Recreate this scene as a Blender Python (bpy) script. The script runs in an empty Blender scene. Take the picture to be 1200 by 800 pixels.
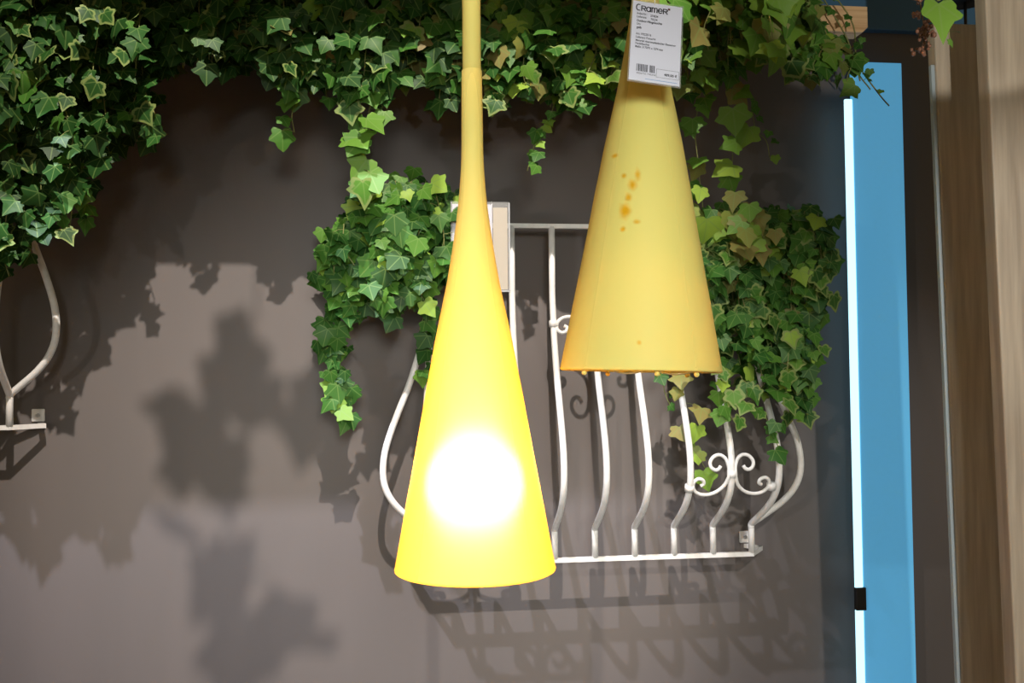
import bpy, bmesh, math, random
from math import sin, cos, tan, pi, radians as R
from mathutils import Vector, Matrix, Quaternion
scn = bpy.context.scene
COL = scn.collection

# ------------------------------------------------------------------ camera
EYE = 1.6                     # eye height above the floor
D0 = 2.6                      # camera to wall
F = 1090.0                    # focal length in pixels of the 1200x800 frame
YAW, PITCH, ROLL = R(6.9), R(2.1), R(0.5)
CP = Vector((0, -D0, EYE))
fwd = Vector((sin(YAW) * cos(PITCH), cos(YAW) * cos(PITCH), sin(PITCH)))
rt0 = Vector((cos(YAW), -sin(YAW), 0))
up0 = rt0.cross(fwd)
rt = rt0 * cos(ROLL) - up0 * sin(ROLL)
up = up0 * cos(ROLL) + rt0 * sin(ROLL)
cam = bpy.data.cameras.new('camera')
cam.sensor_width = 36; cam.lens = F / 1200 * 36; cam.clip_start = .02
co = bpy.data.objects.new('camera', cam); COL.objects.link(co)
M = Matrix((rt, up, -fwd)).transposed().to_4x4(); M.translation = CP
co.matrix_world = M
scn.camera = co

def ray(px, py):
    return (fwd + rt * ((px - 600) / F) - up * ((py - 400) / F))
def at(px, py, Y):
    d = ray(px, py); t = (Y + D0) / d.y
    return CP + d * t
def dep(px, py, z):           # point at camera depth z
    return CP + ray(px, py) * z

# ------------------------------------------------------------------ light
vs = scn.view_settings
vs.view_transform = 'Standard'; vs.look = 'None'; vs.gamma = 1; vs.exposure = 0.0
vs.use_curve_mapping = False
w = bpy.data.worlds.new('shop'); scn.world = w; w.use_nodes = True
w.node_tree.nodes['Background'].inputs[0].default_value = (1.0, .78, .46, 1)
w.node_tree.nodes['Background'].inputs[1].default_value = .20

def spot(name, loc, target, power, color, size, radius, blend=.6):
    l = bpy.data.lights.new(name, 'SPOT'); l.energy = power; l.color = color
    l.spot_size = R(size); l.spot_blend = blend; l.shadow_soft_size = radius
    o = bpy.data.objects.new(name, l); COL.objects.link(o)
    o.location = loc
    o.rotation_euler = (Vector(target) - Vector(loc)).to_track_quat('-Z', 'Y').to_euler()
    return o
L1 = Vector((.10, -3.0, EYE + 3.0))
spot('track_spot_front', L1, (-.10, 0, EYE + .02), 900, (1.0, .89, .79), 31, .022, .55)
spot('track_spot_steep', (-.75, -1.6, EYE + 2.45), (-.55, 0, EYE - .75), 470, (.82, .84, 1.0), 62, .02, .8)
spot('track_spot_left', (-1.7, -3.3, EYE + .15), (.25, 0, EYE - .38), 70, (1.0, .95, .90), 40, .02)
spot('post_fill', (.80, -3.6, EYE + 1.3), (1.18, -.9, EYE - .25), 190, (1.0, .93, .84), 30, .02, .8)  # added fill light to brighten the oak posts
spot('corner_fill', (.3, -3.6, EYE - .3), (1.14, -.8, EYE + 1.06), 150, (1.0, .93, .82), 17, .01, .15)  # added light for the top right, its beam edge imitating a shadow edge
spot('front_fill', (.12, -3.9, EYE + .40), (.12, -1.4, EYE - .02), 340, (.98, 1.0, .94), 34, .35, 1.0)  # soft fill added behind the camera to brighten the yellow lamps

# ------------------------------------------------------------------ helpers
def mat(name, color, rough=.5, metal=0, spec=.5):
    m = bpy.data.materials.new(name); m.use_nodes = True
    b = m.node_tree.nodes['Principled BSDF']
    b.inputs['Base Color'].default_value = (*color, 1)
    b.inputs['Roughness'].default_value = rough
    b.inputs['Metallic'].default_value = metal
    b.inputs['Specular IOR Level'].default_value = spec
    return m
def N(m, t, **kw):
    n = m.node_tree.nodes.new(t)
    for k, v in kw.items(): setattr(n, k, v)
    return n
def L(m, a, b): m.node_tree.links.new(a, b)
def noise_color(m, c1, c2, scale, stretch=(1, 1, 1), detail=4, bump=0, lo=.35, hi=.65):
    b = m.node_tree.nodes['Principled BSDF']
    tc = N(m, 'ShaderNodeTexCoord'); mp = N(m, 'ShaderNodeMapping')
    mp.inputs['Scale'].default_value = stretch
    nz = N(m, 'ShaderNodeTexNoise'); nz.inputs['Scale'].default_value = scale; nz.inputs['Detail'].default_value = detail
    cr = N(m, 'ShaderNodeValToRGB')
    cr.color_ramp.elements[0].position = lo; cr.color_ramp.elements[0].color = (*c1, 1)
    cr.color_ramp.elements[1].position = hi; cr.color_ramp.elements[1].color = (*c2, 1)
    L(m, tc.outputs['Object'], mp.inputs[0]); L(m, mp.outputs[0], nz.inputs[0]); L(m, nz.outputs[0], cr.inputs[0])
    L(m, cr.outputs[0], b.inputs['Base Color'])
    if bump:
        bp = N(m, 'ShaderNodeBump'); bp.inputs['Strength'].default_value = bump; bp.inputs['Distance'].default_value = .002
        L(m, nz.outputs[0], bp.inputs['Height']); L(m, bp.outputs[0], b.inputs['Normal'])
    return m

def tag(o, label=None, cat=None, group=None, kind=None):
    if label: o['label'] = label
    if cat: o['category'] = cat
    if group: o['group'] = group
    if kind: o['kind'] = kind
    return o
def empty(name, loc, label, cat, group=None):
    o = bpy.data.objects.new(name, None); COL.objects.link(o); o.location = loc
    o.empty_display_size = .05
    return tag(o, label, cat, group)
def obj(name, bm, m, parent=None, smooth=True, xf=None):
    """bm in world coordinates; parent is an Empty/mesh with translation only (or xf given in parent's local frame)"""
    me = bpy.data.meshes.new(name); bm.normal_update(); bm.to_mesh(me); bm.free()
    if smooth:
        for p in me.polygons: p.use_smooth = True
    for mm in (m if isinstance(m, (list, tuple)) else [m]): me.materials.append(mm)
    o = bpy.data.objects.new(name, me); COL.objects.link(o)
    if parent is not None:
        o.parent = parent
        off = Vector((0, 0, 0)); p = parent
        if not xf:
            while p is not None: off += Vector(p.location); p = p.parent
            me.transform(Matrix.Translation(-off))
    return o
def recenter(o):
    """move a single-mesh thing's origin to its own bounds"""
    me = o.data; c = Vector((0, 0, 0))
    for v in me.vertices: c += v.co
    c /= len(me.vertices); me.transform(Matrix.Translation(-c)); o.location = c
    return o

def box(bm, a, b, bevel=0):
    a = Vector(a); b = Vector(b)
    r = bmesh.ops.create_cube(bm, size=1)
    for v in r['verts']:
        v.co = Vector(((a.x + b.x) / 2 + v.co.x * abs(b.x - a.x), (a.y + b.y) / 2 + v.co.y * abs(b.y - a.y), (a.z + b.z) / 2 + v.co.z * abs(b.z - a.z)))
    if bevel:
        es = list({e for v in r['verts'] for e in v.link_edges})
        bmesh.ops.bevel(bm, geom=es, offset=bevel, segments=2, affect='EDGES', profile=.5)
def catmull(pts, n=8):
    P = [Vector(p) for p in pts]
    P = [P[0] * 2 - P[1]] + P + [P[-1] * 2 - P[-2]]
    out = []
    for i in range(1, len(P) - 2):
        for k in range(n):
            t = k / n; a, b, c, d = P[i - 1], P[i], P[i + 1], P[i + 2]
            out.append(.5 * ((2 * b) + (c - a) * t + (2 * a - 5 * b + 4 * c - d) * t * t + (3 * b - a - 3 * c + d) * t ** 3))
    out.append(P[-2]); return out
def tube(bm, pts, r, seg=8, cap=True, square=False):
    pts = [Vector(p) for p in pts]; n = len(pts)
    rad = r if isinstance(r, (list, tuple)) else [r] * n
    T = [(pts[min(i + 1, n - 1)] - pts[max(i - 1, 0)]).normalized() for i in range(n)]
    ref = Vector((0, 0, 1)) if abs(T[0].z) < .9 else Vector((1, 0, 0))
    u = (ref - T[0] * ref.dot(T[0])).normalized(); rings = []
    for i in range(n):
        u = (u - T[i] * u.dot(T[i])).normalized(); v = T[i].cross(u)
        rings.append([bm.verts.new(pts[i] + (u * cos(2 * pi * (k + (.5 if square else 0)) / seg) + v * sin(2 * pi * (k + (.5 if square else 0)) / seg)) * rad[i]) for k in range(seg)])
    for i in range(n - 1):
        for k in range(seg):
            bm.faces.new((rings[i][k], rings[i][(k + 1) % seg], rings[i + 1][(k + 1) % seg], rings[i + 1][k]))
    if cap:
        bm.faces.new(rings[0][::-1]); bm.faces.new(rings[-1])
def lathe(bm, prof, seg=64, center=(0, 0, 0), capends=False):
    c = Vector(center); rings = []
    for r, z in prof:
        rings.append([bm.verts.new(c + Vector((r * cos(2 * pi * k / seg), r * sin(2 * pi * k / seg), z))) for k in range(seg)])
    for i in range(len(rings) - 1):
        for k in range(seg):
            bm.faces.new((rings[i][k], rings[i][(k + 1) % seg], rings[i + 1][(k + 1) % seg], rings[i + 1][k]))
    if capends: bm.faces.new(rings[0][::-1]); bm.faces.new(rings[-1])
def ball(bm, c, r, s=(1, 1, 1), sub=2):
    q = bmesh.ops.create_icosphere(bm, subdivisions=sub, radius=r)
    for v in q['verts']: v.co = Vector((v.co.x * s[0], v.co.y * s[1], v.co.z * s[2])) + Vector(c)

# ------------------------------------------------------------------ materials
m_wall = noise_color(mat('grey_plaster', (.2, .18, .17), .75), (.128, .113, .108), (.137, .120, .115), 6, (1, 1, .25), 3)
nb = m_wall.node_tree
m_white = noise_color(mat('white_painted_iron', (.8, .8, .8), .42), (.80, .79, .77), (.88, .87, .85), 60, bump=.15)
m_wood_beam = noise_color(mat('pale_pine', (.6, .4, .2), .6), (.60, .37, .19), (.80, .57, .33), 14, (.25, 6, 6), 5, .3)
m_oak = noise_color(mat('grey_oak', (.5, .42, .32), .55), (.42, .36, .29), (.60, .53, .43), 7, (9, 9, .55), 6, .3)
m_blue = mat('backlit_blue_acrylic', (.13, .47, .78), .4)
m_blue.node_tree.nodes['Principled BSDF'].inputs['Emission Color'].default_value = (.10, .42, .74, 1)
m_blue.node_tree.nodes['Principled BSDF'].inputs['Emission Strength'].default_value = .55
m_dark = mat('dark_metal', (.012, .012, .013), .5)
m_paper = mat('tag_paper', (.62, .62, .71), .4)
m_ink = mat('tag_ink', (.03, .03, .04), .6)
m_inkred = mat('tag_red_ink', (.09, .01, .01), .6)
m_inkblue = mat('tag_blue_line', (.18, .32, .55), .6)
m_floor = mat('floor_concrete', (.25, .23, .21), .6)
m_ceil = mat('ceiling_black', (.05, .05, .05), .8)
m_blue_lit = mat('blue_lit_wall', (.045, .14, .27), .55)  # blue light on the upper wall, given as base colour
m_cable = mat('pale_cable', (.75, .70, .55), .5)
m_berry = mat('dried_berry', (.22, .105, .07), .22)
m_twig = mat('brown_twig', (.10, .065, .035), .7)
m_screw = mat('zinc_screw', (.6, .6, .62), .3, .9)

def glass(name, tint, alpha=.12):
    m = bpy.data.materials.new(name); m.use_nodes = True
    nt = m.node_tree; nt.nodes.clear()
    out = N(m, 'ShaderNodeOutputMaterial'); mx = N(m, 'ShaderNodeMixShader'); tr = N(m, 'ShaderNodeBsdfTransparent')
    pr = N(m, 'ShaderNodeBsdfPrincipled'); tr.inputs[0].default_value = (*tint, 1)
    pr.inputs['Base Color'].default_value = (.85, .85, .85, 1); pr.inputs['Roughness'].default_value = .12
    mx.inputs[0].default_value = alpha
    L(m, tr.outputs[0], mx.inputs[1]); L(m, pr.outputs[0], mx.inputs[2]); L(m, mx.outputs[0], out.inputs[0])
    return m
m_clear = glass('clear_plastic', (.97, .97, .97), .09)

def shade_mat(name, stains=False):
    """soft translucent yellow elastomer"""
    m = bpy.data.materials.new(name); m.use_nodes = True
    nt = m.node_tree; nt.nodes.clear()
    out = N(m, 'ShaderNodeOutputMaterial'); mx = N(m, 'ShaderNodeMixShader')
    pr = N(m, 'ShaderNodeBsdfPrincipled'); tl = N(m, 'ShaderNodeBsdfTranslucent')
    pr.inputs['Base Color'].default_value = (.88, .86, .25, 1); pr.inputs['Roughness'].default_value = .55
    pr.inputs['Specular IOR Level'].default_value = .25
    tl.inputs[0].default_value = (1.0, .50, .003, 1)
    mx.inputs[0].default_value = .33
    rf = N(m, 'ShaderNodeBsdfRefraction'); rf.inputs['Color'].default_value = (1, .80, .46, 1); rf.inputs['Roughness'].default_value = 1.0; rf.inputs['IOR'].default_value = 1.42
    m2 = N(m, 'ShaderNodeMixShader'); m2.inputs[0].default_value = .14
    if stains:
        tc = N(m, 'ShaderNodeTexCoord')
        fac = None
        for (x, z, sx, sz) in STAINS_SHADOW:
            mp = N(m, 'ShaderNodeMapping')
            mp.inputs['Location'].default_value = (-x / sx, 0, -z / sz)
            mp.inputs['Scale'].default_value = (1 / sx, 0, 1 / sz)
            ln = N(m, 'ShaderNodeVectorMath', operation='LENGTH')
            nz = N(m, 'ShaderNodeTexNoise'); nz.inputs['Scale'].default_value = 120; L(m, tc.outputs['Object'], nz.inputs[0])
            ad = N(m, 'ShaderNodeMath', operation='ADD'); L(m, nz.outputs[0], ad.inputs[1])
            mr = N(m, 'ShaderNodeMapRange'); mr.inputs[1].default_value = .7; mr.inputs[2].default_value = 1.7
            mr.inputs[3].default_value = 1.0; mr.inputs[4].default_value = 0
            L(m, tc.outputs['Object'], mp.inputs[0]); L(m, mp.outputs[0], ln.inputs[0]); L(m, ln.outputs['Value'], ad.inputs[0]); L(m, ad.outputs[0], mr.inputs[0])
            if fac is None: fac = mr.outputs[0]
            else:
                mxn = N(m, 'ShaderNodeMath', operation='MAXIMUM'); L(m, fac, mxn.inputs[0]); L(m, mr.outputs[0], mxn.inputs[1]); fac = mxn.outputs[0]
        # stains and tag shadow only on the side facing the room (local -Y)
        sp = N(m, 'ShaderNodeSeparateXYZ'); L(m, tc.outputs['Object'], sp.inputs[0])
        lt = N(m, 'ShaderNodeMath', operation='LESS_THAN'); L(m, sp.outputs[1], lt.inputs[0]); lt.inputs[1].default_value = 0
        ml = N(m, 'ShaderNodeMath', operation='MULTIPLY'); L(m, fac, ml.inputs[0]); L(m, lt.outputs[0], ml.inputs[1])
        mc = N(m, 'ShaderNodeMix', data_type='RGBA'); mc.inputs[6].default_value = (.88, .86, .25, 1); mc.inputs[7].default_value = (.84, .47, .01, 1)
        L(m, ml.outputs[0], mc.inputs[0]); L(m, mc.outputs[2], pr.inputs['Base Color'])
    L(m, pr.outputs[0], mx.inputs[1]); L(m, tl.outputs[0], mx.inputs[2]); L(m, mx.outputs[0], m2.inputs[1]); L(m, rf.outputs[0], m2.inputs[2]); L(m, m2.outputs[0], out.inputs[0])
    return m
def emis(name, color, s):
    m = bpy.data.materials.new(name); m.use_nodes = True
    nt = m.node_tree; nt.nodes.clear()
    out = N(m, 'ShaderNodeOutputMaterial'); e = N(m, 'ShaderNodeEmission')
    e.inputs[0].default_value = (*color, 1); e.inputs[1].default_value = s
    L(m, e.outputs[0], out.inputs[0]); return m

# ------------------------------------------------------------------ structure
def struct(name, bm, m, smooth=False):
    o = obj(name, bm, m, smooth=smooth); o['kind'] = 'structure'; return o
bm = bmesh.new(); box(bm, (-3, 0, 0), (3.2, .15, EYE + 3.1)); struct('wall_back', bm, m_wall)
bm = bmesh.new(); box(bm, (-3, -5, -.1), (3.2, .15, 0)); struct('floor', bm, m_floor)
bm = bmesh.new(); box(bm, (-3, -5, EYE + 3.1), (3.2, .15, EYE + 3.2)); struct('ceiling', bm, m_ceil)
p = at(1060, 36, -.03)
bm = bmesh.new(); box(bm, (at(900, 36, -.03).x, -.03, p.z), (3.2, 0, p.z + .6), .004); struct('blue_light_band', bm, m_blue_lit)  # stands in for blue-lit wall, the light put into its colour

bm = bmesh.new(); box(bm, (-3, -.77, EYE + 1.0), (1.05, 0, EYE + 3.1)); struct('shading_bulkhead', bm, m_ceil)  # unseen bulkhead, added above the frame to shade the upper wall and ivy
# ------------------------------------------------------------------ blue lit upright
t = at(1003, 110, -.08); bpt = at(1030, 800, -.08)
x0, x1 = at(1003, 300, -.08).x, at(1062, 300, -.08).x
ztop = at(1030, 73, -.08).z
colm = empty('lit_upright', ((x0 + x1) / 2, -.04, 0), 'tall blue upright panel against the dark grey wall, glowing white-blue strip down its left edge', 'light panel')
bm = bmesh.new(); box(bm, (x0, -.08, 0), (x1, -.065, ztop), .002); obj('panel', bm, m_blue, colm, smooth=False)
bm = bmesh.new(); box(bm, (x0 + .03, -.065, 0), (x1 - .02, 0, ztop - .03)); obj('mount', bm, m_dark, colm, smooth=False)
zs = at(1000, 114, -.10).z
bm = bmesh.new(); box(bm, (x0 - .025, -.085, .02), (x0 - .002, -.075, zs), .003)
obj('light_strip', bm, emis('strip_light', (.50, .86, 1.0), 1.7), colm, smooth=False)
za, zb = at(1009, 717, -.104).z, at(1009, 690, -.104).z
bm = bmesh.new(); box(bm, (x0 - .026, -.090, za), (x0 + .004, -.074, zb), .002); obj('clip', bm, m_dark, colm, smooth=False)

# ------------------------------------------------------------------ oak posts on the right
def post(px0, px1, ytop_px, Y, depth, lean, label, top=None):
    a, b = at(px0, 420, Y), at(px1, 420, Y)
    zt = at(px0, ytop_px, Y).z if ytop_px is not None else EYE + 1.35
    o = empty('wooden_post', ((a.x + b.x) / 2, Y + depth / 2, 0), label, 'post')
    bm = bmesh.new(); box(bm, (a.x, Y, 0), (b.x, Y + depth, zt), .003)
    for v in bm.verts: v.co.x += lean * (EYE - v.co.z)
    obj('board', bm, m_oak, o, smooth=False)
    return o, a, b, zt
o1, a1, b1, zt1 = post(1112, 1166, 27, -.80, .03, .018, 'grey oak upright beside the dark gap, its top end visible just below the frame edge')
bm = bmesh.new(); box(bm, (a1.x - .008, -.795, 0), (a1.x, -.785, at(1097, 75, -.8).z), .001)  # panel's blue reflected on the post edge, put into a coloured strip
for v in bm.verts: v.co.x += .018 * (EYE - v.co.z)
e = obj('edge_reflection', bm, mat('blue_reflection', (.45, .55, .62), .4), o1, smooth=False); e['label'] = 'blue reflection on the post edge, built as a thin strip'
o2, a2, b2, zt2 = post(1174, 1270, None, -1.0, .035, .018, 'widest grey oak upright at the far right, running past the top of the picture')
o2.name = 'wooden_post.001'

# black fitting above the shorter post
pz = at(1130, 30, -.35); pt = at(1131, 5, -.35)
br = empty('ceiling_bracket', (pt.x, -.35, pt.z), 'black fitting with a thin rod above the shorter oak post', 'bracket')
bm = bmesh.new(); tube(bm, [(pt.x, -.35, pz.z - .02), (pt.x, -.35, pt.z + .02)], .004, 8); obj('rod', bm, m_dark, br)
bm = bmesh.new(); lathe(bm, [(.002, .022), (.03, .020), (.055, 0), (.05, -.006), (.002, -.006)], 24, (pt.x + .0, -.35, pt.z + .01)); obj('cap', bm, m_dark, br)
bm = bmesh.new(); tube(bm, [(pt.x, -.35, pt.z + .03), (pt.x, -.35, EYE + 3.1)], .003, 6); obj('cord', bm, m_dark, br)

# ------------------------------------------------------------------ pine beam carrying the ivy
BY = -.33
pe = at(1017, 38, BY); pu = at(1017, 8, BY)
beam = empty('wooden_beam', (pe.x - 1, BY + .025, pe.z), 'pale pine beam along the top, its sawn end showing right of the ivy', 'beam')
bm = bmesh.new()
xl = -2.4; h = pu.z - pe.z; ch = .014
prof = [(xl, 0), (pe.x - ch, 0), (pe.x, ch), (pe.x, h), (xl, h)]
f0 = [bm.verts.new((x, BY, pe.z + z)) for x, z in prof]; f1 = [bm.verts.new((x, BY + .05, pe.z + z)) for x, z in prof]
bm.faces.new(f0); bm.faces.new(f1[::-1])
for i in range(5): bm.faces.new((f0[i], f1[i], f1[(i + 1) % 5], f0[(i + 1) % 5]))
obj('bar', bm, m_wood_beam, beam, smooth=False)
for x in (-2.0, -.6, .55):
    bm = bmesh.new(); box(bm, (x - .025, BY + .05, pe.z + .01), (x + .025, 0, pe.z + .055), .002); obj('support_arm', bm, m_wood_beam, beam, smooth=False)

# ------------------------------------------------------------------ wrought iron balcony grilles
def grille(ox, oz, X0, X1, label, detail=True):
    """ox,oz: world x / z of the left corner stub at the bottom rail; bars stand BO in front of the wall"""
    BO = .12; n = 9; Hh = .895
    g = empty('balcony_grille', (ox + (X1 - X0) / 2, -BO, oz), label, 'grille', 'white wrought iron grilles on the wall')
    sp = (X1 - X0) / (n - 1); r = .0088
    # profile: (height fraction from bottom, outward bulge)
    pf = [(0, 0), (.075, 0), (.088, .002), (.115, .04), (.155, .095), (.20, .135), (.255, .155), (.33, .150), (.42, .118), (.54, .065), (.67, .022), (.78, .002), (.82, 0), (1, 0)]
    def bar_path(x, dx, dy, lo=0, hi=1):
        pts = [Vector((x + dx * q / .155, -BO - dy * q / .155, oz + f * Hh)) for f, q in pf]
        out = [pts[0], pts[1]] + catmull(pts[1:-1], 4)[1:] + [pts[-1]]
        return out
    for i in range(n):
        x = ox + i * sp
        if i == 0: dx, dy = -.022, .145
        elif i == n - 1: dx, dy = .022, .145
        else: dx, dy = 0, .155
        bm = bmesh.new(); tube(bm, bar_path(x, dx, dy), r, 10); obj('bar', bm, m_white, g)
        if i in (0, n - 1):
            s = -1 if i == 0 else 1
            bm = bmesh.new()
            P = bar_path(x, s * .125, .045)
            P = [q for q in P if q.z > oz + .07 * Hh and q.z < oz + .83 * Hh]
            tube(bm, P, r, 10); sb = obj('side_bar', bm, m_white, g)
    # rails (flat bars)
    def rail(z, th, name):
        bm = bmesh.new()
        for (a, b) in (((ox, -BO), (ox + (X1 - X0), -BO)), ((ox, -BO), (ox - .054, -.045)), ((ox + (X1 - X0), -BO), (ox + (X1 - X0) + .054, -.045)),
                       ((ox - .054, -.045), (ox - .03, 0)), ((ox + (X1 - X0) + .054, -.045), (ox + (X1 - X0) + .03, 0))):
            A = Vector((a[0], a[1], z)); B = Vector((b[0], b[1], z)); d = (B - A).normalized()
            tube(bm, [A - d * .004, B + d * .004], .0085, 4, square=True)
        return obj(name, bm, m_white, g, smooth=False)
    rail(oz - .004, .006, 'bottom_rail'); rail(oz + Hh, .006, 'top_rail')
    for s, x in ((-1, ox - .026), (1, ox + (X1 - X0) + .026)):
        for zz in (oz + .022, oz + Hh - .03):
            bm = bmesh.new(); box(bm, (x - .017, -.006, zz - .017), (x + .017, 0, zz + .017), .003); fp = obj('fixing_plate', bm, m_white, g, smooth=False)
            bm = bmesh.new(); q = bmesh.ops.create_cone(bm, segments=6, radius1=.006, radius2=.005, depth=.006, cap_ends=True)
            for v in q['verts']: v.co = Vector((v.co.x + x, -.008 + v.co.z * -1, v.co.y + zz))
            obj('screw', bm, m_screw, fp, smooth=False)
    # scrolls: ornament centred on one bar, linking its two neighbours
    def bulge(z):
        f = (z - oz) / Hh
        for (f0, q0), (f1, q1) in zip(pf, pf[1:]):
            if f0 <= f <= f1: return q0 + (q1 - q0) * (f - f0) / (f1 - f0)
        return 0
    def scroll(i, zc, flip):
        o_ = None
        xc = ox + i * sp
        sgn = -1 if flip else 1
        for s in (-1, 1):
            # 2D curve u (sideways) v (up): inner curl above, sweep down and out, small curl at the neighbour bar
            pts = []
            cx, cv, rr = .045, .028, .028
            for k in range(0, 15):     # inner spiral, from its eye outwards
                a = R(-60 - 0) + k / 14 * R(430); q = .008 + (rr - .008) * k / 14
                pts.append((cx + q * cos(a), cv + q * sin(a)))
            pts = pts[:]
            # from top of the curl inwards to the bar, then down and outwards
            pts = [p for p in pts if True]
            sweep = [(.010, .012), (.010, -.010), (.030, -.036), (.058, -.050), (.085, -.046), (.101, -.026), (.108, -.010)]
            curl = []
            for k in range(1, 12):
                a = R(200) - k / 11 * R(400); q = .013 - .008 * k / 11
                curl.append((.101 - .013 + q * -cos(a) * -1 + .0, -.006 + q * sin(a)))
            line = inner_curve() + outer_curve()
            P = []
            for (u, v) in line:
                z = zc + sgn * v; x = xc + s * u
                P.append(Vector((x, -BO - bulge(z) - .004, z)))
            bm = bmesh.new(); tube(bm, P, .0048, 8); obj('scroll', bm, m_white, g)
        for j, dz in ((-1, -.034), (0, 0), (1, -.034)):
            z = zc + sgn * dz; x = xc + j * sp
            bm = bmesh.new()
            tube(bm, [(x, -BO - bulge(z - .008) - .001, z - .008), (x, -BO - bulge(z + .008) - .001, z + .008)], .0125, 12)
            obj('collar', bm, m_white, g)
    def inner_curve():
        # eye of the upper curl -> around -> down to the centre collar
        c = [(.030 + .0, .022), (.036, .014), (.046, .012), (.056, .020), (.057, .034), (.046, .047), (.030, .050), (.016, .040), (.009, .020), (.009, .004)]
        return catmull([(u, v, 0) for u, v in c], 4)[:-1] and [(p.x, p.y) for p in catmull([(u, v, 0) for u, v in c], 4)]
    def outer_curve():
        c = [(.009, -.006), (.018, -.028), (.038, -.046), (.062, -.053), (.084, -.050), (.099, -.038), (.101, -.020), (.090, -.010), (.077, -.014), (.074, -.024), (.082, -.029)]
        return [(p.x, p.y) for p in catmull([(u, v, 0) for u, v in c], 4)]
    scroll(7, oz + .232, False); scroll(1, oz + .232, False); scroll(4, oz + .595, True)
    return g
A = at(506, 656, -.12); B = at(881, 650, -.12)
ga = grille(A.x, (A.z + B.z) / 2, A.x, B.x, 'white wrought iron belly grille in the middle, behind both yellow lamps')
C = at(11, 499, -.12)
wd = B.x - A.x
gb = grille(C.x - wd, C.z, A.x, B.x, 'white wrought iron grille cut off by the left edge, half covered by ivy')
gb.name = 'balcony_grille.001'

# ------------------------------------------------------------------ clear price holder on the grille
hl, hr_ = at(528, 237, -.30), at(597, 237, -.30); hb = at(560, 341, -.30)
hold = empty('sign_holder', ((hl.x + hr_.x) / 2, -.30, hb.z), 'clear plastic price holder hooked on the grille behind the lit lamp', 'sign holder')
bm = bmesh.new(); box(bm, (hl.x, -.306, hb.z), (hr_.x, -.3045, hl.z), .0004); obj('front_pane', bm, m_clear, hold, smooth=False)
bm = bmesh.new(); box(bm, (hl.x, -.296, hb.z), (hr_.x, -.2945, hl.z + .004), .0004); obj('rear_pane', bm, m_clear, hold, smooth=False)
bm = bmesh.new()
for x in (hl.x, hr_.x - .003): box(bm, (x, -.306, hb.z), (x + .003, -.2945, hl.z), .0005)
box(bm, (hl.x, -.306, hb.z - .002), (hr_.x, -.2945, hb.z + .002), .0005)
obj('edge', bm, mat('plastic_edge', (.55, .56, .58), .2), hold, smooth=False)
xm = at(577, 237, -.3).x
bm = bmesh.new(); box(bm, (xm + .001, -.3025, hb.z + .004), (hr_.x - .006, -.3015, hl.z - .012)); obj('card', bm, mat('beige_card', (.50, .43, .33), .6), hold, smooth=False)
bm = bmesh.new(); box(bm, (hl.x + .004, -.3012, hb.z + .004), (xm - .001, -.3002, hl.z - .004)); obj('sheet', bm, m_paper, hold, smooth=False)
bm = bmesh.new(); xh = (hl.x + hr_.x) / 2 + .03
tube(bm, [(xh, -.2945, hl.z - .01), (xh, -.29, hl.z + .004), (xh, -.20, hl.z + .004), (xh, -.135, hl.z - .035), (xh, -.120, hl.z - .035)], .0018, 6); obj('hook', bm, m_screw, hold)

# ------------------------------------------------------------------ pendant lamps
SC = 1090 / 1.17              # pixels per metre at the lamps' distance
PROF = [(0, 22), (74, 22.4), (76, 23), (77.5, 25.6), (140, 25.6), (165, 25.8), (185, 26.8), (205, 29), (230, 33), (255, 39), (280, 46), (310, 55.5), (335, 64.5), (360, 75), (385, 85.5), (410, 95.5), (435, 104.5), (460, 114), (485, 122.5), (510, 131.5), (535, 140.5), (560, 149.5), (585, 159), (610, 168), (635, 177), (655, 184.5), (663, 187.5)]
STAINS_SHADOW = [(-.036, .187, .007, .011), (-.032, .205, .004, .006), (-.027, .219, .005, .008), (-.021, .232, .004, .008), (-.024, .173, .0045, .0035), (-.039, .165, .003, .004), (-.044, .260, .004, .003), (-.036, .232, .003, .004), (-.026, .028, .003, .003), (.004, .352, .007, .003)]  # last entry is the price tag's small shadow, painted among the stains
m_shade = shade_mat('yellow_elastomer')
m_shade2 = shade_mat('yellow_elastomer_stained', True)
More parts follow.
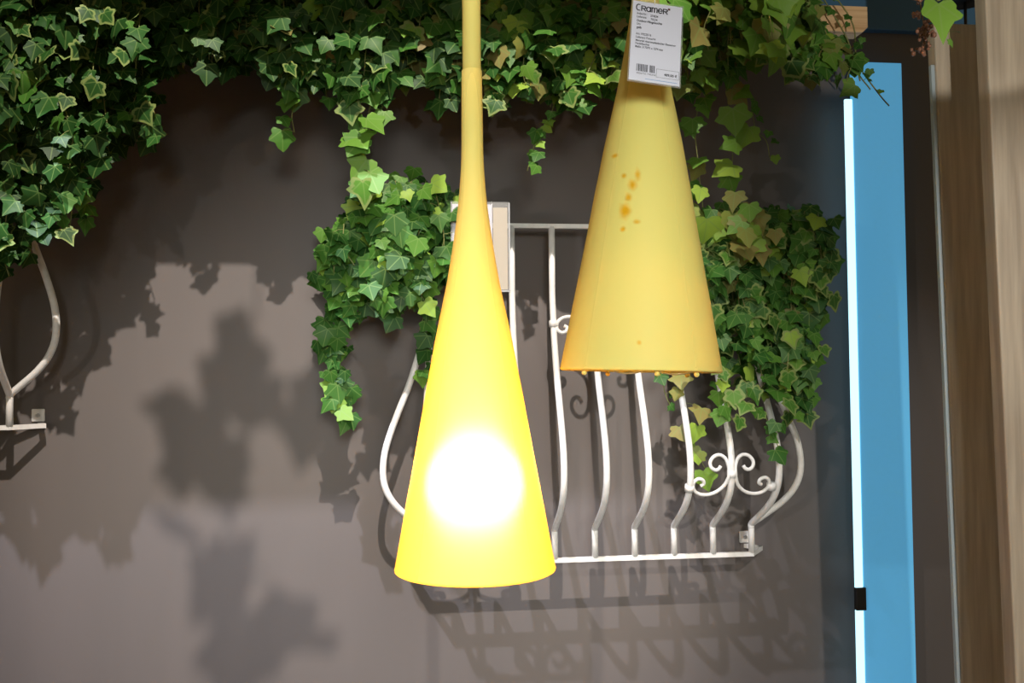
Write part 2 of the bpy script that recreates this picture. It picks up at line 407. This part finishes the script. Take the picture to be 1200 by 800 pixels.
def pendant(base, tilt, lit, material, label):
    zb = 663
    L_ = empty('pendant_lamp', base, label, 'lamp', 'yellow cone pendant lamps')
    def P(y, w_): return (w_ / 2 / SC, (zb - y) / SC)
    pr = [P(y, w_) for y, w_ in PROF if y >= 76]
    # smooth resample of the flare
    fl = catmull([(r, 0, z) for r, z in pr[2:]], 4)
    prof = [(.010, (zb - 75) / SC), (pr[1][0] - .0008, pr[1][1] + .0008)] + [(p.x, p.z) for p in fl]
    # soft rolled lip
    rb = prof[-1][0]
    prof += [(rb + .0006, -.0015), (rb + .0002, -.0035), (rb - .0022, -.0048), (rb - .0045, -.003), (rb - .005, .0005)]
    bm = bmesh.new(); lathe(bm, prof, 224)
    o = obj('shade', bm, material, L_, xf=True)
    bm = bmesh.new(); lathe(bm, [(.0, (zb - 76) / SC - .012), (.0119, (zb - 76) / SC - .012), (.0118, (zb - 70) / SC), (.0118, (zb - 0) / SC), (.0118, (zb + 240) / SC), (.0, (zb + 240) / SC)], 40)
    bmesh.ops.remove_doubles(bm, verts=bm.verts, dist=1e-5)
    o = obj('tube', bm, material, L_, xf=True)
    bm = bmesh.new(); zt = (zb + 240) / SC; tube(bm, [(0, 0, zt - .01), (0, 0, EYE + 3.1 - base[2])], .004, 8); obj('cord', bm, m_cable, L_, xf=True)
    # socket and bulb
    zc = (zb - 565) / SC
    bm = bmesh.new(); lathe(bm, [(.001, zc + .13), (.016, zc + .13), (.019, zc + .12), (.019, zc + .066), (.016, zc + .058), (.001, zc + .058)], 32)
    obj('socket', bm, mat('socket_white', (.8, .78, .7), .5), L_, xf=True)
    gp = [(.012, zc + .062)] + [(max(.0005,   .064 * sin(R(a))), zc + .052 * cos(R(a))) for a in range(14, 181, 8)]
    bm = bmesh.new(); lathe(bm, gp, 48)
    obj('bulb', bm, emis('bulb_glow', (1.0, .66, .62), BULB) if lit else mat('opal_bulb', (.8, .8, .78), .2), L_, xf=True)
    if not lit:
        for k, a in enumerate((-2.62, -1.62, -1.05, .6, 1.8)):
            x, y = .0935 * cos(a), .0935 * sin(a)
            bm = bmesh.new()
            q = bmesh.ops.create_uvsphere(bm, u_segments=10, v_segments=8, radius=.0032)
            for v in q['verts']: v.co += Vector((x, y, -.0075))
            tube(bm, [(x, y, -.006), (x, y, .003)], .0012, 6)
            obj('stud', bm, material, L_, xf=True)
        for (x, d) in ((-.028, .022), (.03, .026)):
            bm = bmesh.new(); P_ = [(x + d * cos(a) , -.055 + .01 * sin(a), .001 - .0085 * sin(a)) for a in [pi * k / 12 for k in range(13)]]
            tube(bm, P_, .0012, 6); obj('cable_loop', bm, m_cable, L_, xf=True)
    L_.rotation_euler = (0, tilt, 0)
    return L_
BULB = 66
pA = dep(557, 663, 1.17); pB = dep(750.5, 431, 1.17)
lampA = pendant(tuple(pA), 0, True, m_shade, 'lit yellow cone pendant lamp, glowing white in its lower half, left of the other')
lampB = pendant(tuple(pB), R(1.6), False, m_shade2, 'unlit yellow cone pendant lamp with orange stains, right of the glowing one')
lampB.name = 'pendant_lamp.001'

# ------------------------------------------------------------------ price tag
TZ = 1.17 - .045
TL, TR, BR, BL = dep(735, -1, TZ), dep(796, 7, TZ + .004), dep(802.5, 104.5, TZ - .035), dep(741, 94, TZ - .04)
tx = ((TR - TL) + (BR - BL)).normalized(); ty = ((TL - BL) + (TR - BR)); tw = ((TR - TL).length + (BR - BL).length) / 2; th = ty.length / 2
ty = (ty - tx * ty.dot(tx)).normalized(); tz = tx.cross(ty)
tc_ = (TL + TR + BR + BL) / 4
TM = Matrix((tx, ty, tz)).transposed().to_4x4(); TM.translation = tc_
tg = empty('price_tag', (0, 0, 0), 'white price tag in a clear sleeve hanging in front of the unlit lamp', 'tag')
tg.matrix_world = TM
bm = bmesh.new(); box(bm, (-tw / 2 + .0015, -th / 2 + .0015, -.0003), (tw / 2 - .0015, th / 2 - .0015, .0003)); obj('card', bm, m_paper, tg, smooth=False, xf=True)
bm = bmesh.new(); box(bm, (-tw / 2, -th / 2, -.0012), (tw / 2, th / 2, -.0006))
box(bm, (-tw / 2, -th / 2, -.0012), (-tw / 2 + .0012, th / 2, .0014)); box(bm, (tw / 2 - .0012, -th / 2, -.0012), (tw / 2, th / 2, .0014))
box(bm, (-tw / 2, -th / 2, -.0012), (tw / 2, -th / 2 + .0012, .0014)); box(bm, (-tw / 2, th / 2 - .0012, -.0012), (tw / 2, th / 2, .0014))
obj('sleeve', bm, m_clear, tg, smooth=False, xf=True)
def text_mesh(s, x, y, size, name, m, bold=0, width=None):
    c = bpy.data.curves.new('t', 'FONT'); c.body = s; c.size = size; c.offset = bold; c.resolution_u = 3
    o = bpy.data.objects.new('t', c); COL.objects.link(o)
    dg = bpy.context.evaluated_depsgraph_get(); dg.update()
    me = bpy.data.meshes.new_from_object(o.evaluated_get(dg)); bpy.data.objects.remove(o)
    xs = [v.co.x for v in me.vertices]; W = max(xs) - min(xs); k = (width / W) if width else 1
    for v in me.vertices: v.co = Vector((x + v.co.x * k, y + v.co.y, .0005))
    me.materials.append(m); me.name = name
    q = bpy.data.objects.new(name, me); COL.objects.link(q); q.parent = tg
    return q
U = tw / 61.0                 # one photo pixel on the tag, in metres
V = th / 97.5
def TX(px, py): return (-tw / 2 + px * U, th / 2 - py * V)
# logo: unicase letters drawn as strokes
def logo():
    bm = bmesh.new()
    def stroke(pts, t):
        pts = [Vector((p[0], p[1], 0)) for p in pts]
        for a, b in zip(pts, pts[1:]):
            d = (b - a).normalized(); n_ = Vector((-d.y, d.x, 0)) * t / 2; e_ = d * t * .35
            z = Vector((0, 0, .0006))
            bm.faces.new([bm.verts.new(q + z) for q in (a - e_ - n_, b + e_ - n_, b + e_ + n_, a - e_ + n_)])
    def arc(cx, cy, rx, ry, a0, a1, n=12): return [(cx + rx * cos(R(a0 + (a1 - a0) * k / n)), cy + ry * sin(R(a0 + (a1 - a0) * k / n))) for k in range(n + 1)]
    X, Y = TX(5.4, 12.6); s = U; t = 1.35 * s
    def tr(pts, ox): return [(X + (ox + x) * s, Y + y * s) for x, y in pts]
    Hc, Hx = 8.2, 6.2
    stroke(tr([(4.2, Hc)] + [(x, y) for x, y in arc(2.6, Hc / 2, 2.4, Hc / 2, 95, 265)] + [(4.2, 0)], 0), t)        # C
    stroke(tr([(0, 0), (0, Hx + .4), (3, Hx + .4)] + arc(3, Hx - 1.2, 1.6, 1.6, 90, -90) + [(.4, Hx - 2.8)], 6.4), t)   # R
    stroke(tr([(2.0, Hx - 2.8), (4.8, 0)], 6.4), t)
    stroke(tr(arc(2.3, Hx / 2, 2.3, Hx / 2, 0, 360, 18), 12.2), t); stroke(tr([(4.7, Hx), (4.7, 0)], 12.2), t)          # a
    stroke(tr([(0, 0), (0, Hx), (1.6, Hx)] + [(2.9, Hx - 1), (2.9, 0)], 18.6), t); stroke(tr([(2.9, Hx - 1), (4, Hx), (5.0, Hx), (5.9, Hx - 1), (5.9, 0)], 18.6), t)  # m
    stroke(tr([(.2, Hx / 2), (4.4, Hx / 2)] + arc(2.3, Hx / 2, 2.2, Hx / 2, 10, 320, 16), 26.0), t)                    # e
    stroke(tr([(0, 0), (0, Hx + .4), (3, Hx + .4)] + arc(3, Hx - 1.2, 1.6, 1.6, 90, -90) + [(.4, Hx - 2.8)], 32.0), t)
    stroke(tr([(2.0, Hx - 2.8), (4.8, 0)], 32.0), t)
    return obj('logo', bm, m_ink, tg, smooth=False, xf=True)
logo()
bm = bmesh.new(); x, y = TX(44.0, 6.2); box(bm, (x - 1.3 * U, y - 1.3 * U, .0004), (x + 1.3 * U, y + 1.3 * U, .0006)); obj('logo_dot', bm, m_inkred, tg, smooth=False, xf=True)
for s, px, py, sz, bd, wd_ in (('Artikel-Nr.:', 6.4, 17.6, 3.3, 1, 12), ('274034', 22.5, 18.6, 3.3, 1, 9), ('Lieferant:', 6.4, 21.6, 3.3, 1, 11.5), ('70234', 22.8, 22.8, 3.3, 1, 8),
                      ('Outdoor-Hängeleuchte', 6.6, 26.4, 3.4, 3, 30), ('Uto', 6.8, 30.4, 3.4, 1, 4.5), ('gelb', 7, 34.6, 3.4, 3, 6),
                      ('Art: 192225/16', 6.6, 42.2, 3.2, 1, 18), ('Lieferant: Foscarini', 6.6, 46.2, 3.2, 1, 23), ('Material: thermoplastischer Elastomer', 6.6, 50.2, 3.0, 1, 47),
                      ('Pendelleuchte', 6.6, 53.8, 3.2, 1, 16), ('Maße: 3170/91 x 1274 mm', 6.6, 57.6, 3.2, 1, 32)):
    x, y = TX(px, py); text_mesh(s, x, y, sz * V * 1.15, 'text_line', m_ink, .00004 + .00003 * bd, wd_ * U)
bm = bmesh.new(); rnd = random.Random(4); px = 9.5
while px < 30:
    wv = rnd.choice((.35, .5, .8, 1.1)); 
    if not 22.6 < px < 24.4:
        x, y = TX(px, 76.5); box(bm, (x, y - 8.5 * V, .0004), (x + wv * U, y, .0005))
    px += wv + rnd.choice((.35, .5, .7))
obj('barcode', bm, m_ink, tg, smooth=False, xf=True)
x, y = TX(9.5, 88.2); text_mesh('4026732 740346', x, y, 3.0 * U * 1.1, 'text_line', m_ink)
bm = bmesh.new()
xa, ya = TX(32.6, 79.5); xb, yb = TX(58.4, 89)
for (p, q) in (((xa, ya), (xb, ya)), ((xa, yb), (xb, yb)), ((xa, yb), (xa, ya)), ((xb, yb), (xb, ya))):
    tube(bm, [(p[0], p[1], .0004), (q[0], q[1], .0004)], .00018, 4)
obj('price_frame', bm, m_ink, tg, smooth=False, xf=True)
x, y = TX(41.5, 86.6); text_mesh('489,00 €', x, y, 3.6 * V * 1.15, 'price', m_ink, .00014, 15 * U)
bm = bmesh.new(); xa, ya = TX(20, 93.0); box(bm, (xa, ya - .35 * U, .0004), (xa + 37 * U, ya + .35 * U, .0005)); obj('blue_line', bm, m_inkblue, tg, smooth=False, xf=True)
# thread from the tag up round the lamp's tube
bm = bmesh.new(); tube(bm, [(-.004, th / 2 - .004, .001), (-.003, th / 2 + .02, -.006), (-.002, th / 2 + .06, -.03)], .0007, 6); obj('thread', bm, m_cable, tg, xf=True)

# ------------------------------------------------------------------ ivy
def leaf_material():
    m = bpy.data.materials.new('ivy_leaf'); m.use_nodes = True
    nt = m.node_tree; b = nt.nodes['Principled BSDF']; out = nt.nodes['Material Output']
    at_ = N(m, 'ShaderNodeAttribute'); at_.attribute_name = 'leafinfo'
    sp = N(m, 'ShaderNodeSeparateColor'); L(m, at_.outputs['Color'], sp.inputs[0])
    cr = N(m, 'ShaderNodeValToRGB'); c = cr.color_ramp
    c.elements[0].position = 0; c.elements[0].color = (.014, .050, .010, 1)
    c.elements[1].position = 1; c.elements[1].color = (.30, .46, .06, 1)
    for pos, col in ((.35, (.028, .105, .018)), (.6, (.065, .19, .025)), (.8, (.15, .31, .04))):
        e_ = c.elements.new(pos); e_.color = (*col, 1)
    L(m, sp.outputs[0], cr.inputs[0])
    # brownish / olive leaves
    mb = N(m, 'ShaderNodeMix', data_type='RGBA'); L(m, cr.outputs[0], mb.inputs[6]); mb.inputs[7].default_value = (.26, .20, .07, 1); L(m, sp.outputs[2], mb.inputs[0])
    # veins
    uv = N(m, 'ShaderNodeAttribute'); uv.attribute_name = 'leafpos'
    su = N(m, 'ShaderNodeSeparateXYZ'); L(m, uv.outputs['Vector'], su.inputs[0])
    vein = None
    for a in (0, 52, -52, 105, -105):
        dx, dy = sin(R(a)), cos(R(a))
        m1 = N(m, 'ShaderNodeMath', operation='MULTIPLY'); L(m, su.outputs[0], m1.inputs[0]); m1.inputs[1].default_value = dy
        m2 = N(m, 'ShaderNodeMath', operation='MULTIPLY_ADD'); L(m, su.outputs[1], m2.inputs[0]); m2.inputs[1].default_value = -dx; L(m, m1.outputs[0], m2.inputs[2])
        m3 = N(m, 'ShaderNodeMath', operation='ABSOLUTE'); L(m, m2.outputs[0], m3.inputs[0])
        m4 = N(m, 'ShaderNodeMath', operation='MULTIPLY'); L(m, su.outputs[0], m4.inputs[0]); m4.inputs[1].default_value = -dx
        m5 = N(m, 'ShaderNodeMath', operation='MULTIPLY_ADD'); L(m, su.outputs[1], m5.inputs[0]); m5.inputs[1].default_value = -dy; L(m, m4.outputs[0], m5.inputs[2])
        m6 = N(m, 'ShaderNodeMath', operation='MAXIMUM'); L(m, m3.outputs[0], m6.inputs[0]); L(m, m5.outputs[0], m6.inputs[1])
        if vein is None: vein = m6.outputs[0]
        else:
            m7 = N(m, 'ShaderNodeMath', operation='MINIMUM'); L(m, vein, m7.inputs[0]); L(m, m6.outputs[0], m7.inputs[1]); vein = m7.outputs[0]
    mr = N(m, 'ShaderNodeMapRange'); L(m, vein, mr.inputs[0]); mr.inputs[1].default_value = .012; mr.inputs[2].default_value = .035; mr.inputs[3].default_value = .45; mr.inputs[4].default_value = 0
    mv = N(m, 'ShaderNodeMix', data_type='RGBA'); L(m, mr.outputs[0], mv.inputs[0]); L(m, mb.outputs[2], mv.inputs[6]); mv.inputs[7].default_value = (.20, .32, .09, 1)
    # variegated cream margins (z of leafpos = 1 at the margin)
    nz = N(m, 'ShaderNodeTexNoise'); nz.inputs['Scale'].default_value = 5; L(m, uv.outputs['Vector'], nz.inputs[0])
    ad = N(m, 'ShaderNodeMath', operation='MULTIPLY_ADD'); L(m, nz.outputs[0], ad.inputs[0]); ad.inputs[1].default_value = .35; L(m, su.outputs[2], ad.inputs[2])
    me_ = N(m, 'ShaderNodeMapRange'); L(m, ad.outputs[0], me_.inputs[0]); me_.inputs[1].default_value = .80; me_.inputs[2].default_value = .95; 
    mm = N(m, 'ShaderNodeMath', operation='MULTIPLY'); L(m, me_.outputs[0], mm.inputs[0]); L(m, sp.outputs[1], mm.inputs[1])
    mx = N(m, 'ShaderNodeMix', data_type='RGBA'); L(m, mm.outputs[0], mx.inputs[0]); L(m, mv.outputs[2], mx.inputs[6]); mx.inputs[7].default_value = (.22, .30, .09, 1)
    L(m, mx.outputs[2], b.inputs['Base Color']); b.inputs['Roughness'].default_value = .5; b.inputs['Specular IOR Level'].default_value = .28
    tl = N(m, 'ShaderNodeBsdfTranslucent'); L(m, mx.outputs[2], tl.inputs[0])
    ms = N(m, 'ShaderNodeMixShader'); ms.inputs[0].default_value = .22
    L(m, b.outputs[0], ms.inputs[1]); L(m, tl.outputs[0], ms.inputs[2]); L(m, ms.outputs[0], out.inputs[0])
    return m
m_leaf = leaf_material()
m_vine = mat('green_vine', (.20, .22, .07), .6)
HALF = [(.15, -.11), (.38, -.13), (.48, .02), (.46, .15), (.64, .32), (.56, .44), (.36, .53), (.22, .74)]
class Foliage:
    def __init__(s, seed):
        s.r = random.Random(seed); s.v = []; s.f = []; s.pos = []; s.info = []; s.stem = bmesh.new()
    def leaf(s, p, size, tone, var=0, brown=0, face=None, tip=None, droop=None):
        r = s.r
        if face is None: face = Vector((r.gauss(0, .45), -1, r.gauss(.25, .45)))
        face = face.normalized()
        if tip is None: tip = Vector((r.gauss(0, .55), r.gauss(0, .2), -1))
        tip = (tip - face * tip.dot(face)).normalized(); side = face.cross(tip)
        lob = r.uniform(.82, 1.12); wid = r.uniform(.88, 1.12); cur = r.uniform(-.05, .32); fold = r.uniform(-.02, .22)
        rt_ = [(x * wid, y * lob) for x, y in HALF]; lf = [(-x * wid * r.uniform(.9, 1.1), y * lob) for x, y in HALF]
        outl = [(0, 0)] + rt_ + [(r.uniform(-.06, .06), 1.0)] + lf[::-1]
        base = len(s.v); cx, cy = 0, .30
        def put(x, y, e):
            z = -cur * (x * x + (y - .3) ** 2) * .9 + fold * abs(x)
            s.v.append(p + (side * x + tip * y + face * z) * size); s.pos.append((x, y, e)); s.info.append((tone, var, brown))
        put(cx, cy, 0)
        for x, y in outl: put(cx + (x - cx) * .62, cy + (y - cy) * .62, .55)
        for x, y in outl: put(x, y, 1)
        n = len(outl)
        for k in range(n):
            a, b_ = base + 1 + k, base + 1 + (k + 1) % n
            s.f.append((base, a, b_)); s.f.append((a, a + n, base + 1 + n + (k + 1) % n, b_))
    def strand(s, pts, spacing, spread, size, tones=(.2, .6), var=0, brown=0, depth=.03, stemr=.0013, petiole=True):
        """pts: world points of the vine"""
        r = s.r; P = catmull(pts, 6)
        tube(s.stem, P, stemr, 5)
        tot = 0; nxt = r.uniform(0, spacing)
        for a, b_ in zip(P, P[1:]):
            l = (b_ - a).length
            while nxt < tot + l:
                q = a.lerp(b_, (nxt - tot) / l) if l else a
                off = Vector((r.gauss(0, spread), -abs(r.gauss(depth * .5, depth * .6)), r.gauss(0, spread * .6)))
                sz = size * r.uniform(.65, 1.25)
                t = r.uniform(*tones) if r.random() > .07 else min(1, tones[1] + .25)
                s.leaf(q + off, sz, t, 1 if r.random() < var else 0, r.uniform(.4, .9) if r.random() < brown else 0)
                if petiole and r.random() < .5: tube(s.stem, [q, q + off * .5 + Vector((0, 0, .003)), q + off], .0008, 3, cap=False)
                nxt += spacing * r.uniform(.6, 1.4)
            tot += l
    def mass(s, top, bottom, n, Ys, spacing=.02, spread=.018, size=.045, **kw):
        """top/bottom: profiles [(px, py)...] in photo pixels; strands hang between them"""
        r = s.r
        def ev(pr, x):
            if x <= pr[0][0]: return pr[0][1]
            for (a, ya), (b_, yb) in zip(pr, pr[1:]):
                if x <= b_: return ya + (yb - ya) * (x - a) / (b_ - a)
            return pr[-1][1]
        x0, x1 = bottom[0][0], bottom[-1][0]
        for i in range(n):
            x = x0 + (x1 - x0) * (i + r.random()) / n
            ya, yb = ev(top, x), ev(bottom, x)
            ylen = (yb - ya) * (r.uniform(.75, .97) if i % 2 == 0 else r.uniform(.25, .8))
            Y = r.uniform(*Ys); ys = ya + (yb - ya - ylen) * r.uniform(0, .12)
            k = max(3, int(ylen / 28)); pts = []; xx = x
            for j in range(k + 1):
                f = j / k
                pts.append(at(xx, ys + ylen * f, Y - .05 * sin(f * pi) * r.uniform(0, 1.2))); xx += r.gauss(0, 5)
            s.strand(pts, spacing, spread, size, **kw)
    def build(s, name, label, cat='ivy', group=None, parts=('stems', 'foliage')):
        c = sum(s.v, Vector()) / len(s.v)
        e_ = empty(name, c, label, cat, group)
        obj(parts[0], s.stem, m_vine, e_)
        me = bpy.data.meshes.new(parts[1]); me.from_pydata([tuple(v - c) for v in s.v], [], s.f)
        a = me.attributes.new('leafpos', 'FLOAT_VECTOR', 'POINT'); a.data.foreach_set('vector', [q for p in s.pos for q in p])
        b_ = me.attributes.new('leafinfo', 'FLOAT_COLOR', 'POINT'); b_.data.foreach_set('color', [q for p in s.info for q in (*p, 1)])
        for p in me.polygons: p.use_smooth = True
        me.materials.append(m_leaf)
        o = bpy.data.objects.new(parts[1], me); COL.objects.link(o); o.parent = e_
        return e_
G = 'ivy garlands hanging from the pine beam'
T0 = [(-30, -25), (1030, -25)]
def path(pp, Y): return [at(x, y, Y + (i * .0)) for i, (x, y) in enumerate(pp)]

f = Foliage(11)
f.mass(T0, [(-20, 340), (20, 355), (40, 330), (60, 300), (80, 295), (95, 285), (105, 225), (125, 200), (150, 215), (160, 205), (168, 115)], 62, (-.42, -.14), var=.10, tones=(.0, .35))
f.mass(T0, [(-20, 150), (165, 110)], 22, (-.5, -.38), var=.2, tones=(.05, .35))
f.build('ivy_garland', 'long dark ivy garland at the left edge, trailing over the cut-off grille', group=G)
f = Foliage(12)
f.mass(T0, [(150, 95), (200, 86), (250, 92), (300, 95), (335, 112)], 44, (-.46, -.28), var=.05, tones=(.0, .45), brown=.08)
f.build('ivy_garland', 'short dark ivy garland right of the long left one, bare wall beneath it', group=G)
f = Foliage(13)
f.mass(T0, [(325, 112), (350, 112), (370, 108), (400, 128), (430, 140), (450, 132), (470, 105), (500, 100), (520, 128), (555, 135)], 62, (-.46, -.28), var=.1, tones=(.05, .55), brown=.05)
f.strand(path([(345, 90), (347, 115), (342, 135), (345, 155)], -.36), .035, .012, .05, (.4, .7))
f.strand(path([(436, 110), (430, 140), (418, 170), (425, 200), (422, 222)], -.44), .024, .022, .06, (.55, .8), var=.1)
f.build('ivy_garland', 'ivy garland left of the lamp tube with one bright strand trailing below it', group=G)
f = Foliage(14)
f.mass(T0, [(560, 128), (580, 148), (600, 130), (615, 120), (640, 140), (655, 130), (690, 138), (720, 108), (745, 100)], 56, (-.46, -.28), var=.14, tones=(.25, .75), brown=.08)
f.strand(path([(655, 100), (645, 135), (628, 165), (618, 200)], -.36), .014, .010, .032, (.4, .65))
f.build('ivy_garland', 'ivy garland between the lit and the unlit lamp, thin strand trailing low', group=G)
f = Foliage(15)
f.mass(T0, [(780, 140), (830, 122), (870, 95), (900, 85), (930, 110), (948, 90)], 36, (-.50, -.28), var=.3, tones=(.3, .85), brown=.16)
f.mass([(790, -20), (960, -20)], [(790, 60), (880, 75), (940, 60)], 14, (-.62, -.5), size=.06, spacing=.03, tones=(.6, .9), brown=.12)
f.strand(path([(850, 100), (857, 150), (858, 200), (853, 260)], -.36), .032, .020, .058, (.5, .9), brown=.15)
f.strand(path([(822, 100), (815, 150), (818, 190), (824, 245)], -.36), .035, .014, .045, (.4, .8), brown=.2)
f.strand(path([(880, 110), (885, 150), (898, 165), (902, 185)], -.36), .03, .008, .022, (.4, .6))
f.mass([(925, 0), (1000, 60)], [(925, 90), (960, 105), (1008, 112)], 7, (-.46, -.38), spacing=.035, spread=.014, size=.048, tones=(.3, .9), brown=.3)
for pp in ([(960, -10), (990, 40), (1005, 75), (1030, 110), (1042, 124)], [(975, -10), (1000, 30), (1004, 80), (1020, 105)], [(955, 10), (975, 50), (1000, 70), (1008, 95)], [(940, -10), (965, 40), (985, 60), (1003, 52)]):
    f.strand(path(pp, -.42), .05, .006, .022, (.3, .6), stemr=.0019)
f.build('ivy_garland', 'ivy garland right of the unlit lamp, bare brown runners over the beam end', group=G)

G2 = 'ivy clumps spilling over the middle grille'
f = Foliage(21)
TT = [(375, 300), (400, 262), (420, 236), (450, 215), (480, 206), (510, 214), (540, 226)]
f.mass(TT, [(378, 345), (400, 370), (425, 395), (440, 368), (460, 362), (480, 370), (500, 400), (515, 350), (540, 330)], 46, (-.34, -.10), tones=(.2, .7), size=.044)
f.strand(path([(408, 330), (392, 385), (390, 420), (402, 450), (394, 488)], -.2), .010, .018, .042, (.25, .6))
f.strand(path([(400, 380), (398, 420), (398, 470)], -.17), .014, .016, .04, (.2, .5))
f.strand(path([(500, 340), (503, 390), (506, 440)], -.2), .014, .012, .036, (.2, .5))
f.build('ivy_clump', 'ivy clump left of the lit lamp, over the top left corner of the middle grille', group=G2)
f = Foliage(22)
TT = [(812, 262), (850, 240), (880, 250), (910, 240), (962, 250)]
f.mass(TT, [(808, 350), (825, 420), (840, 440), (860, 465), (880, 470), (900, 465), (920, 500), (935, 515), (948, 480), (950, 400), (962, 335)], 60, (-.34, -.10), tones=(.25, .7), size=.042, var=.25, brown=.03)
f.mass([(815, 245), (890, 245)], [(815, 285), (890, 300)], 8, (-.36, -.3), tones=(.75, 1), size=.058, spacing=.03, brown=.55)
f.strand(path([(780, 430), (778, 455), (785, 475)], -.18), .03, .012, .03, (.3, .6))
f.strand(path([(800, 425), (796, 470), (812, 520), (830, 555)], -.2), .035, .018, .052, (.85, 1), brown=.5)
f.strand(path([(845, 430), (850, 465), (858, 492)], -.3), .02, .014, .04, (.5, .75), var=.5)
f.strand(path([(868, 440), (885, 475), (905, 500), (912, 525)], -.3), .018, .014, .04, (.4, .65), var=.4)
f.build('ivy_clump', 'ivy clump right of the unlit lamp, over the right end of the middle grille', group=G2)

# near sprig and dried berries at the top right
f = Foliage(31)
q = dep(1100, 4, 1.35)
tube(f.stem, [dep(1098, -90, 1.35), dep(1100, -30, 1.35), q + Vector((0, 0, .004))], .0028, 8)
f.leaf(q, .064, .82, face=Vector((.12, -1, .15)), tip=Vector((0, 0, -1)))
q2 = dep(1113, 46, 1.36)
tube(f.stem, [dep(1108, 10, 1.38), dep(1112, 34, 1.37), q2], .0007, 5)
f.leaf(q2, .014, .7, face=Vector((.5, -1, .2)), tip=Vector((.6, 0, -1))); f.leaf(dep(1116, 37, 1.37), .013, .6, face=Vector((0, -.4, 1)), tip=Vector((1, 0, -.2)))
f.build('ivy_sprig', 'bright green single ivy leaf hanging at the top right, nearer than the rest')
rnd = random.Random(9)
be = empty('berry_spray', tuple(dep(1082, 30, 1.42)), 'spray of dried brown berries beside the bright ivy leaf', 'berries')
bm = bmesh.new(); tube(bm, [dep(1077, -80, 1.42), dep(1078, 0, 1.42), dep(1084, 40, 1.42), dep(1081, 62, 1.42)], .0012, 6); obj('twig', bm, m_twig, be)
for (cx, cy, sx, sy, n) in ((1077, -2, 4, 5, 8), (1074, 18, 3.5, 5, 11), (1083, 40, 7, 8, 32), (1087, 30, 4, 7, 10), (1080, 60, 7, 4, 12)):
    for k in range(n):
        bm = bmesh.new(); ball(bm, dep(cx + max(-1.7, min(1.7, rnd.gauss(0, .8))) * sx, cy + max(-1.7, min(1.7, rnd.gauss(0, .8))) * sy, 1.42 + rnd.uniform(-.012, .012)), rnd.uniform(.0022, .0036), (1, 1, rnd.uniform(1, 1.3)))
        obj('berry', bm, m_berry, be)

# ivy strand hanging from the ceiling between the track light and the wall, above the picture
f = Foliage(41)
def toward(px, py, k): W = at(px, py, 0); return W + (L1 - W) * k
K = .5
for pp, sz, sp_, spd in (([(300, 380), (285, 430), (265, 490), (255, 550), (262, 600)], .085, .035, .03),
                ([(290, 420), (350, 455), (400, 490), (420, 520)], .07, .035, .022),
                ([(270, 500), (225, 510), (190, 525)], .07, .035, .012),
                ([(262, 590), (285, 640), (320, 690), (352, 745)], .075, .035, .022)):
    f.strand([toward(x, y, K) for x, y in pp], sp_, spd, sz, (.3, .6))
q = toward(300, 380, K); tube(f.stem, [q, q + Vector((.01, 0, .3)), Vector((q.x, q.y, EYE + 3.1))], .002, 5)
f.build('hanging_ivy', 'long ivy strand hanging above the picture, throwing leaf shadows on the grey wall')
